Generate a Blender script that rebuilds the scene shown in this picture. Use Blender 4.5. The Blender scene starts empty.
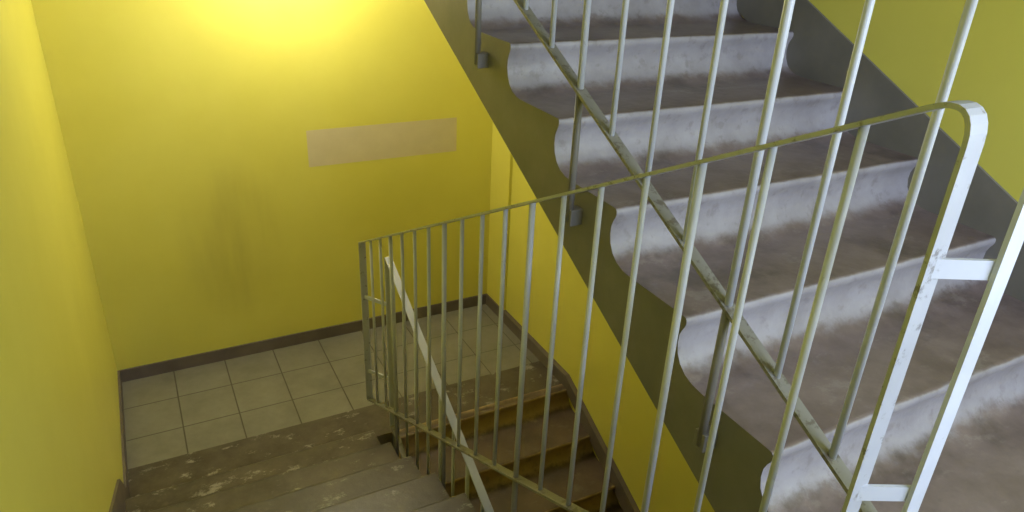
import bpy, bmesh, math, random
import numpy as np
from mathutils import Matrix, Vector
random.seed(4)
XL,XR,YB=-.34,2.154,4.24
G,R=.293,.1465
Z0=-1.229            # main floor
ZL=Z0-10*R           # lower landing
ZU=Z0+10*R           # upper landing
ZB=ZL-10*R           # bottom floor
STOREY=20*R
YF=-.95
ZTOP=3.1
LIFT=-ZB
YN,YE=.315,3.12      # edges of the landings

# ---------------------------------------------------------------- materials
def mat(name):
    m=bpy.data.materials.new(name);m.use_nodes=True
    nt=m.node_tree;b=nt.nodes['Principled BSDF'];return m,nt,b
def N(nt,t,**k):
    n=nt.nodes.new(t)
    for a,v in k.items():setattr(n,a,v)
    return n
def ramp(nt,fac,stops):
    r=N(nt,'ShaderNodeValToRGB');e=r.color_ramp.elements
    while len(e)<len(stops):e.new(.5)
    for i,(p,c) in enumerate(stops):
        e[i].position=p;e[i].color=(*c,1) if len(c)==3 else c
    nt.links.new(fac,r.inputs[0]);return r.outputs[0]
def noise(nt,scale,detail=4,rough=.55,vec=None,sc=(1,1,1)):
    n=N(nt,'ShaderNodeTexNoise');n.inputs['Scale'].default_value=scale
    n.inputs['Detail'].default_value=detail;n.inputs['Roughness'].default_value=rough
    tc=N(nt,'ShaderNodeTexCoord');mp=N(nt,'ShaderNodeMapping');mp.inputs['Scale'].default_value=sc
    nt.links.new(tc.outputs['Object'],mp.inputs[0]);nt.links.new(mp.outputs[0],n.inputs['Vector'])
    return n.outputs['Fac']
def mix(nt,fac,a,b,blend='MIX'):
    m=N(nt,'ShaderNodeMix',data_type='RGBA',blend_type=blend)
    for s,v in ((0,fac),(6,a),(7,b)):
        if isinstance(v,(int,float)):m.inputs[s].default_value=v
        elif isinstance(v,tuple):m.inputs[s].default_value=(*v,1)
        else:nt.links.new(v,m.inputs[s])
    return m.outputs[2]
def mth(nt,op,a,b=None,c=None):
    m=N(nt,'ShaderNodeMath',operation=op)
    for i,v in enumerate((a,b,c)):
        if v is None:continue
        if isinstance(v,(int,float)):m.inputs[i].default_value=v
        else:nt.links.new(v,m.inputs[i])
    return m.outputs[0]
def mapr(nt,v,a,b,c=0,d=1):
    m=N(nt,'ShaderNodeMapRange',interpolation_type='SMOOTHSTEP')
    nt.links.new(v,m.inputs[0])
    for i,x in zip((1,2,3,4),(a,b,c,d)):m.inputs[i].default_value=x
    return m.outputs[0]
def bump(nt,b,h,st,dist=.002):
    n=N(nt,'ShaderNodeBump');n.inputs['Strength'].default_value=st;n.inputs['Distance'].default_value=dist
    nt.links.new(h,n.inputs['Height']);nt.links.new(n.outputs[0],b.inputs['Normal'])
def xyz(nt):
    tc=N(nt,'ShaderNodeTexCoord');s=N(nt,'ShaderNodeSeparateXYZ');nt.links.new(tc.outputs['Object'],s.inputs[0]);return s.outputs

def wall_mat(name,stain=False):
    m,nt,b=mat(name)
    n1=noise(nt,1.3,5)
    col=ramp(nt,n1,[(.3,(.71,.65,.105)),(.7,(.79,.73,.14))])
    if stain:
        o=xyz(nt)
        # sooty run-down stain on the plaster, centre x .75 z -1.95
        dx=mth(nt,'DIVIDE',mth(nt,'SUBTRACT',o[0],.42),.36)
        dz=mth(nt,'DIVIDE',mth(nt,'SUBTRACT',o[2],-1.9),.6)
        d=mth(nt,'ADD',mth(nt,'MULTIPLY',dx,dx),mth(nt,'MULTIPLY',dz,dz))
        e=mapr(nt,d,0.0,1.0,1,0)
        st=noise(nt,6,3,.5,sc=(1.2,1,.22))
        f=mth(nt,'MULTIPLY',e,mapr(nt,st,.35,.7,.4,1))
        col=mix(nt,mth(nt,'MULTIPLY',f,.32),col,(.34,.28,.07))
    nt.links.new(col,b.inputs['Base Color'])
    b.inputs['Roughness'].default_value=.42
    bump(nt,b,noise(nt,45,3),.13,.003)
    return m
M_wall=wall_mat('yellow_wall_paint');M_wallb=wall_mat('yellow_wall_paint_stained',True)

def simple(name,c1,c2,scale,rough=.6,bs=.3,sc=(1,1,1)):
    m,nt,b=mat(name);n=noise(nt,scale,6,.6,sc=sc)
    nt.links.new(ramp(nt,n,[(.32,c1),(.68,c2)]),b.inputs['Base Color'])
    b.inputs['Roughness'].default_value=rough
    bump(nt,b,noise(nt,60,3),bs,.002);return m
M_string=simple('grey_olive_stringer_paint',(.165,.155,.14),(.22,.205,.185),5,.5)
M_skirt=simple('grey_brown_skirting',(.13,.105,.09),(.18,.145,.12),6,.5)
M_patch=simple('beige_paint_patch',(.64,.55,.33),(.68,.59,.36),9,.6)
M_ceil=simple('ceiling_paint',(.6,.57,.45),(.66,.62,.5),3,.8)
M_floor=simple('grey_terrazzo_floor',(.05,.048,.05),(.12,.115,.12),14,.4)
M_frame=simple('white_window_frame_paint',(.6,.6,.58),(.7,.7,.68),5,.5)

def stair_mat(name,tread_a,tread_b,riser_a,riser_b,chips=.0,rough=.42,lo=.60):
    m,nt,b=mat(name)
    g=N(nt,'ShaderNodeNewGeometry');s=N(nt,'ShaderNodeSeparateXYZ');nt.links.new(g.outputs['Normal'],s.inputs[0])
    n1=noise(nt,7,7,.65);n2=noise(nt,26,5,.6)
    nz=mth(nt,'ADD',s.outputs[2],mth(nt,'MULTIPLY',mth(nt,'SUBTRACT',noise(nt,13,7,.7),.5),.7))
    top=mapr(nt,nz,lo,.96)
    tr=ramp(nt,n1,[(.3,tread_a),(.7,tread_b)])
    sp=mapr(nt,noise(nt,7,8,.75,sc=(1,1.6,1)),.56,.64)
    tr=mix(nt,mth(nt,'MULTIPLY',sp,chips),tr,(.36,.33,.29))
    dk=mapr(nt,noise(nt,4,6,.7),.5,.66)
    tr=mix(nt,mth(nt,'MULTIPLY',dk,.5),tr,(.05,.040,.034))
    ri=ramp(nt,n1,[(.3,riser_a),(.7,riser_b)])
    ri=mix(nt,mth(nt,'MULTIPLY',mapr(nt,n2,.54,.68),.35),ri,(.16,.135,.12))
    nt.links.new(mix(nt,top,ri,tr),b.inputs['Base Color'])
    b.inputs['Roughness'].default_value=rough
    bump(nt,b,n2,.35,.004);return m
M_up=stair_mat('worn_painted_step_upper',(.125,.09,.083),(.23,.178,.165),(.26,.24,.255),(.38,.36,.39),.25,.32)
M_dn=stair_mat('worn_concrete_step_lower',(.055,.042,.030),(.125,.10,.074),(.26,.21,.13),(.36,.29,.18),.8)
M_dn2=stair_mat('worn_step_descending',(.085,.056,.036),(.14,.095,.062),(.42,.30,.15),(.50,.37,.2),.12)

# tile
m,nt,b=mat('floor_tile_grey');M_tile=m
o=xyz(nt)
def grout(v,off):
    f=mth(nt,'FRACT',mth(nt,'DIVIDE',mth(nt,'ADD',v,off),.3))
    d=mth(nt,'ABSOLUTE',mth(nt,'SUBTRACT',f,.5))
    return mapr(nt,d,.484,.492)
gx=grout(o[0],-XL+3.0);gy=grout(o[1],-YB+6.0)
gr=mth(nt,'MAXIMUM',gx,gy)
tl=ramp(nt,noise(nt,5,8,.7),[(.3,(.175,.163,.128)),(.7,(.25,.236,.19))])
nt.links.new(mix(nt,gr,tl,(.085,.07,.05)),b.inputs['Base Color'])
b.inputs['Roughness'].default_value=.38
bump(nt,b,mth(nt,'SUBTRACT',1.0,gr),.5,.003)

# railing paint
def rail_mat(name,base,rust_lo,rust_hi,amt):
    m,nt,b=mat(name)
    f=mth(nt,'MULTIPLY',mapr(nt,noise(nt,30,8,.7),rust_lo,rust_hi),amt)
    c=ramp(nt,noise(nt,8,4),[(.3,base),(.7,tuple(x*1.15 for x in base))])
    nt.links.new(mix(nt,f,c,(.07,.045,.025)),b.inputs['Base Color'])
    b.inputs['Roughness'].default_value=.4
    bump(nt,b,noise(nt,40,5),.3,.001);return m
M_bal=rail_mat('cream_grey_baluster_paint',(.54,.56,.62),.63,.69,.25)
M_rail=rail_mat('chipped_rail_paint',(.42,.43,.46),.55,.64,.6)
M_railb=rail_mat('chipped_bottom_rail_paint',(.23,.22,.20),.52,.62,.6)
m,nt,b=mat('lamp_opal_glass');M_lamp=m
b.inputs['Base Color'].default_value=(.9,.85,.7,1);b.inputs['Emission Color'].default_value=(1,.95,.82,1);b.inputs['Emission Strength'].default_value=88
m,nt,b=mat('window_glass');M_glass=m
b.inputs['Base Color'].default_value=(1,1,1,1);b.inputs['Transmission Weight'].default_value=1;b.inputs['Roughness'].default_value=0;b.inputs['IOR'].default_value=1.02

# ---------------------------------------------------------------- mesh helpers
def obj(name,bm,mats,parent=None):
    me=bpy.data.meshes.new(name);bm.to_mesh(me);bm.free()
    for m in mats:me.materials.append(m)
    o=bpy.data.objects.new(name,me);bpy.context.collection.objects.link(o)
    if parent:o.parent=parent
    return o
def empty(name):
    e=bpy.data.objects.new(name,None);bpy.context.collection.objects.link(e);return e
def box(name,x0,x1,y0,y1,z0,z1,m,parent=None,bev=0):
    bm=bmesh.new();bmesh.ops.create_cube(bm,size=1)
    for v in bm.verts:
        v.co=Vector((x0+(v.co.x+.5)*(x1-x0),y0+(v.co.y+.5)*(y1-y0),z0+(v.co.z+.5)*(z1-z0)))
    if bev:bmesh.ops.bevel(bm,geom=bm.edges[:],offset=bev,segments=2,affect='EDGES',profile=.5)
    return obj(name,bm,[m],parent)
def prism(name,pts,x0,x1,mats,parent=None,smooth=False):
    bm=bmesh.new();a=[bm.verts.new((x0,y,z)) for y,z in pts];c=[bm.verts.new((x1,y,z)) for y,z in pts]
    n=len(pts)
    for i in range(n):
        f=bm.faces.new((a[i],a[(i+1)%n],c[(i+1)%n],c[i]));f.smooth=smooth;f.material_index=0
    caps=[bm.faces.new(a),bm.faces.new(c[::-1])]
    for f in caps:
        f.material_index=len(mats)-1
        for e in f.edges:e.smooth=False
    if smooth:
        for e in bm.edges:
            if len(e.link_faces)==2 and e.calc_face_angle(0)>math.radians(50):e.smooth=False
    bmesh.ops.recalc_face_normals(bm,faces=bm.faces[:])
    bmesh.ops.triangulate(bm,faces=[f for f in bm.faces if len(f.verts)>4])
    return obj(name,bm,mats,parent)

# ---------------------------------------------------------------- stairs
def flight(name,x0,x1,yA,zb,d,mat_step,mat_side=M_string,n=10):
    # riser profile relative to the nosing, (into stair, up)
    prof=[(-.085,-.1465),(-.055,-.1435),(-.028,-.134),(-.008,-.118),(.005,-.096),(.010,-.072),(.009,-.050),(.003,-.034),
          (-.003,-.024),(-.006,-.015),(-.005,-.006),(0.0,-.001),(.008,0.0)]
    pts=[(-.113,zb)]
    for i in range(n):
        s=i*G;z=zb+(i+1)*R
        for a,c in prof:pts.append((s+a,z+c))
    sE=(n-1)*G+.055;zt=zb+n*R
    pts+=[(sE,zt),(sE,zt+.0275-.302),(-.113,zb+R-.302-.0565)]
    return prism(name,[(yA+d*s,z) for s,z in pts],x0,x1,[mat_step,mat_side],smooth=True)
XE1,XE2=.86,1.0
flight('stair_flight',XE2,XR-.001,.428,Z0,1,M_up)
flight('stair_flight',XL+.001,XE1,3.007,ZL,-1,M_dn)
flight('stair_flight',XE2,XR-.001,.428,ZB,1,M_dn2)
flight('stair_flight',XL+.001,XE1,3.007,ZU,-1,M_up)

# landings / floors
box('floor',XL,XR,YF,YN,Z0-.2,Z0,M_floor)
box('floor_landing',XL,XR,3.40,YB,ZL-.2,ZL,M_tile)
box('landing_concrete_edge',XL,XR,YE,3.40,ZL-.2,ZL,M_dn)
box('floor_landing',XL,XR,YE,YB,ZU-.18,ZU,M_ceil)
box('floor_ground',XL,XR,YF,YB,ZB-.2,ZB,M_floor)
box('ceiling_slab',XL,XR,YF,YN,ZU+10*R-.2,ZU+10*R,M_ceil)
box('ceiling',XL-.1,XR+.1,YF-.1,YB+.1,ZTOP,ZTOP+.1,M_ceil)

# walls
box('wall_left',XL-.1,XL,YF-.1,YB+.1,ZB-.2,ZTOP,M_wall)
box('wall_right',XR,XR+.1,YF-.1,YB+.1,ZB-.2,ZTOP,M_wall)
box('wall_back',XL,XR,YB,YB+.1,ZB-.2,ZTOP,M_wallb)
box('wall_pilaster',XR-.02,XR,3.965,YB,ZL+.001,ZU-.18,M_wall)
wx0,wx1,wz0,wz1=.75,2.0,-.50,.85
wf=empty('wall_front')
box('panel_left',XL,wx0,YF-.1,YF,ZB-.2,ZTOP,M_wall,wf)
box('panel_right',wx1,XR,YF-.1,YF,ZB-.2,ZTOP,M_wall,wf)
box('panel_bottom',wx0,wx1,YF-.1,YF,ZB-.2,wz0,M_wall,wf)
box('panel_top',wx0,wx1,YF-.1,YF,wz1,ZTOP,M_wall,wf)
wn=empty('window_1')
for nm,a in (('jamb_left',(wx0,wx0+.05,wz0,wz1)),('jamb_right',(wx1-.05,wx1,wz0,wz1)),('sill_rail',(wx0,wx1,wz0,wz0+.05)),('head_rail',(wx0,wx1,wz1-.05,wz1)),('mullion',((wx0+wx1)/2-.02,(wx0+wx1)/2+.02,wz0,wz1))):
    box(nm,a[0],a[1],YF-.08,YF-.03,a[2],a[3],M_frame,wn)

# skirting
zk=.082
box('baseboard_back',XL+.012,XR-.032,YB-.012,YB,ZL,ZL+zk,M_skirt)
def skirt(name,x0,x1,pts):prism(name,pts,x0,x1,[M_skirt,M_skirt])
# left wall: landing + sloping along flight down from main floor
skirt('baseboard_left',XL,XL+.012,[(YB,ZL),(YB,ZL+zk),(3.16,ZL+zk),(3.0,ZL+R+.13),(.37,Z0+.13),(.30,Z0+zk),(YF,Z0+zk),(YF,Z0),(.33,Z0),(3.1,ZL)])
# right wall lower: landing, then down
skirt('baseboard_right',XR-.032,XR-.0005,[(YB,ZL),(YB,ZL+zk),(3.09,ZL+zk),(.43,ZB+R+.10),(.43,ZB),(3.065,ZL-.02)])
# right wall upper flight: painted band
prism('trim_1',[(YF,Z0),(YF,Z0+.12),(.30,Z0+.12),(.43,Z0+R+.125),(3.065,ZU+.125),(3.9,ZU+.12),(3.9,ZU),(3.05,ZU-.1),(.43,Z0)],XR-.010,XR-.0005,[M_string,M_string])

# beige patch
box('beige_paint_patch',.895,1.87,YB-.0006,YB,-1.471,-1.243,M_patch)

# wall lamp
lp=empty('ceiling_lamp')
LY,LZ=YB-.50,ZU-.18
bm=bmesh.new();bmesh.ops.create_uvsphere(bm,u_segments=32,v_segments=16,radius=.12)
for v in bm.verts:v.co=Vector((v.co.x+.84,v.co.y+LY,v.co.z*.75+LZ-.13))
for f in bm.faces:f.smooth=True
obj('opal_globe',bm,[M_lamp],lp)
bm=bmesh.new();bmesh.ops.create_cone(bm,segments=32,radius1=.075,radius2=.085,depth=.05,cap_ends=True)
for v in bm.verts:v.co=Vector((v.co.x+.84,v.co.y+LY,v.co.z+LZ-.025))
obj('lamp_base',bm,[M_frame],lp)

# ---------------------------------------------------------------- railings
def fillet(P,rad,closed=True):
    out=[];n=len(P)
    for i in range(n):
        p=Vector(P[i]);a=Vector(P[i-1]);c=Vector(P[(i+1)%n]);r=rad[i]
        if r<=0 or (not closed and i in(0,n-1)):out.append(p);continue
        u=(a-p).normalized()*r;v=(c-p).normalized()*r
        for k in range(9):
            t=k/8;out.append(p+u*(1-t)**2+v*t*t)
    return out
def flatbar(name,P,rad,x,w,t,m,parent,closed=True):
    pts=fillet(P,rad,closed);bm=bmesh.new();n=len(pts);rings=[]
    for i,p in enumerate(pts):
        a=pts[i-1] if (closed or i>0) else p;c=pts[(i+1)%n] if (closed or i<n-1) else p
        u=(p-a).normalized() if (p-a).length>1e-9 else (c-p).normalized()
        v=(c-p).normalized() if (c-p).length>1e-9 else u
        tg=(u+v).normalized();nr=Vector((-tg.y,tg.x));k=1/max(.4,nr.dot(Vector((-u.y,u.x))))
        o=nr*(t/2*k)
        rings.append([bm.verts.new((x+sx*w/2,p.x+sg*o.x,p.y+sg*o.y)) for sx,sg in((-1,-1),(1,-1),(1,1),(-1,1))])
    for i in range(n if closed else n-1):
        A=rings[i];B=rings[(i+1)%n]
        for j in range(4):bm.faces.new((A[j],A[(j+1)%4],B[(j+1)%4],B[j]))
    if not closed:bm.faces.new(rings[0]);bm.faces.new(rings[-1][::-1])
    bmesh.ops.recalc_face_normals(bm,faces=bm.faces[:])
    return obj(name,bm,[m],parent)
def rod(name,x,y,z0,z1,r,m,parent,seg=12):
    bm=bmesh.new();bmesh.ops.create_cone(bm,segments=seg,radius1=r,radius2=r,depth=z1-z0,cap_ends=True)
    for v in bm.verts:v.co+=Vector((x,y,(z0+z1)/2))
    for f in bm.faces:f.smooth=len(f.verts)==4
    return obj(name,bm,[m],parent)
def railing(x,ys,ye,sl,zt,zb,ybars,posts,xside,parent,mr,r=.0068):
    T=lambda y:zt+sl*y
    B=lambda y:zb+sl*y
    # bar frame split: top + ends in rail paint, bottom rail darker
    flatbar('handrail_and_end_bars',[(ys,B(ys)),(ys,T(ys)),(ye,T(ye)),(ye,B(ye))],[0,.062,.012,0],x,.034,.007,mr,parent,closed=False)
    flatbar('bottom_rail',[(ys,B(ys)),(ye,B(ye))],[0,0],x,.028,.008,M_railb,parent,closed=False)
    for i,y in enumerate(ybars):
        rod('baluster_%d'%(i+1),x,y,B(y),T(y),r,M_bal,parent)
    sg=1 if xside>x else -1
    for i,y in enumerate(posts):
        rod('post_%d'%(i+1),x,y,B(y)+.0,T(y),.0085,M_bal,parent)
        rod('post_foot_%d'%(i+1),x,y,B(y)-.345,B(y)+.003,.0095,M_string,parent)
        xa,xb=sorted((x-sg*.006,xside+sg*.004))
        box('fixing_lug_%d'%(i+1),xa,xb,y-.016,y+.016,B(y)-.355,B(y)-.31,M_string,parent,.002)
X1,X2=.885,.970
# flight below camera
r1=empty('stair_railing')
e1s,e1e=.478,3.133
bars=[e1s+.1475*k for k in range(1,18)]
pk=[2,6,10,14]
railing(X1,e1s,e1e,-.5004,.0707,-.8683,[b for i,b in enumerate(bars) if i not in pk],[bars[i] for i in pk],XE1,r1,M_rail)
r2=empty('stair_railing');r3=empty('stair_railing')
for rr,dz in ((r2,0),(r3,-STOREY)):
    b2=[.436+.1465*k for k in range(0,18)]
    pp=[3,7,11,15]
    railing(X2,.436,3.0,.5017,-.105+dz,-1.121+dz,[b for i,b in enumerate(b2) if i not in pp and i>0],[b2[i] for i in pp],XE2,rr,M_bal)
# links between railings
def link(y,y2,z,h,parent,nm):
    # flat strip joining the two frames across the well
    a=Vector((X1+.0,y));b=Vector((X2,y2));bm=bmesh.new()
    d=(b-a).normalized();n=Vector((-d.y,d.x))*.003;vs=[]
    for zz in (z-h/2,z+h/2):
        for p,s in ((a,1),(b,1),(b,-1),(a,-1)):
            q=p+n*s;vs.append(bm.verts.new((q.x,q.y,zz)))
    for f in ((0,1,2,3),(7,6,5,4),(0,4,5,1),(1,5,6,2),(2,6,7,3),(3,7,4,0)):bm.faces.new([vs[i] for i in f])
    bmesh.ops.recalc_face_normals(bm,faces=bm.faces[:]);obj(nm,bm,[M_bal],parent)
link(.478,.436,-.395,.028,r1,'link_strip_1');link(.478,.436,-.78,.028,r1,'link_strip_2')
link(3.133,3.0,-1.80,.02,r1,'link_strip_3');link(3.133,3.0,-2.25,.02,r1,'link_strip_4')

# ---------------------------------------------------------------- lights
def area(name,loc,rot,sx,sy,e,c):
    l=bpy.data.lights.new(name,'AREA');l.shape='RECTANGLE';l.size=sx;l.size_y=sy;l.energy=e;l.color=c
    o=bpy.data.objects.new(name,l);o.location=loc;o.rotation_euler=rot;bpy.context.collection.objects.link(o);return o
area('window_daylight',((wx0+wx1)/2,YF-.12,(wz0+wz1)/2),(math.radians(90),0,0),wx1-wx0,wz1-wz0,76,(.67,.78,1))
w=bpy.data.worlds.new('world');bpy.context.scene.world=w;w.use_nodes=True
w.node_tree.nodes['Background'].inputs[0].default_value=(.5,.65,1,1);w.node_tree.nodes['Background'].inputs[1].default_value=1.0

# ---------------------------------------------------------------- camera
f,yaw,pitch,roll=718.7015,math.radians(28.8286),math.radians(25.7650),math.radians(-2.8678)
fw=np.array([math.sin(yaw)*math.cos(pitch),math.cos(yaw)*math.cos(pitch),-math.sin(pitch)])
r=np.array([math.cos(yaw),-math.sin(yaw),0.]);d=np.cross(fw,r);c,s=math.cos(roll),math.sin(roll)
rr_=c*r+s*d;dd=-s*r+c*d
cam=bpy.data.cameras.new('camera');co=bpy.data.objects.new('camera',cam);bpy.context.collection.objects.link(co)
cam.sensor_width=36;cam.lens=f/1024*36;cam.clip_start=.02
M=Matrix.Identity(4)
for i in range(3):
    M[i][0]=rr_[i];M[i][1]=-dd[i];M[i][2]=-fw[i]
co.matrix_world=M
bpy.context.scene.camera=co
for o in bpy.data.objects:
    if o.parent is None:o.location.z+=LIFT
# object texture coordinates were authored before the lift: geometry stays in local space
bpy.context.scene.view_settings.view_transform='Standard'
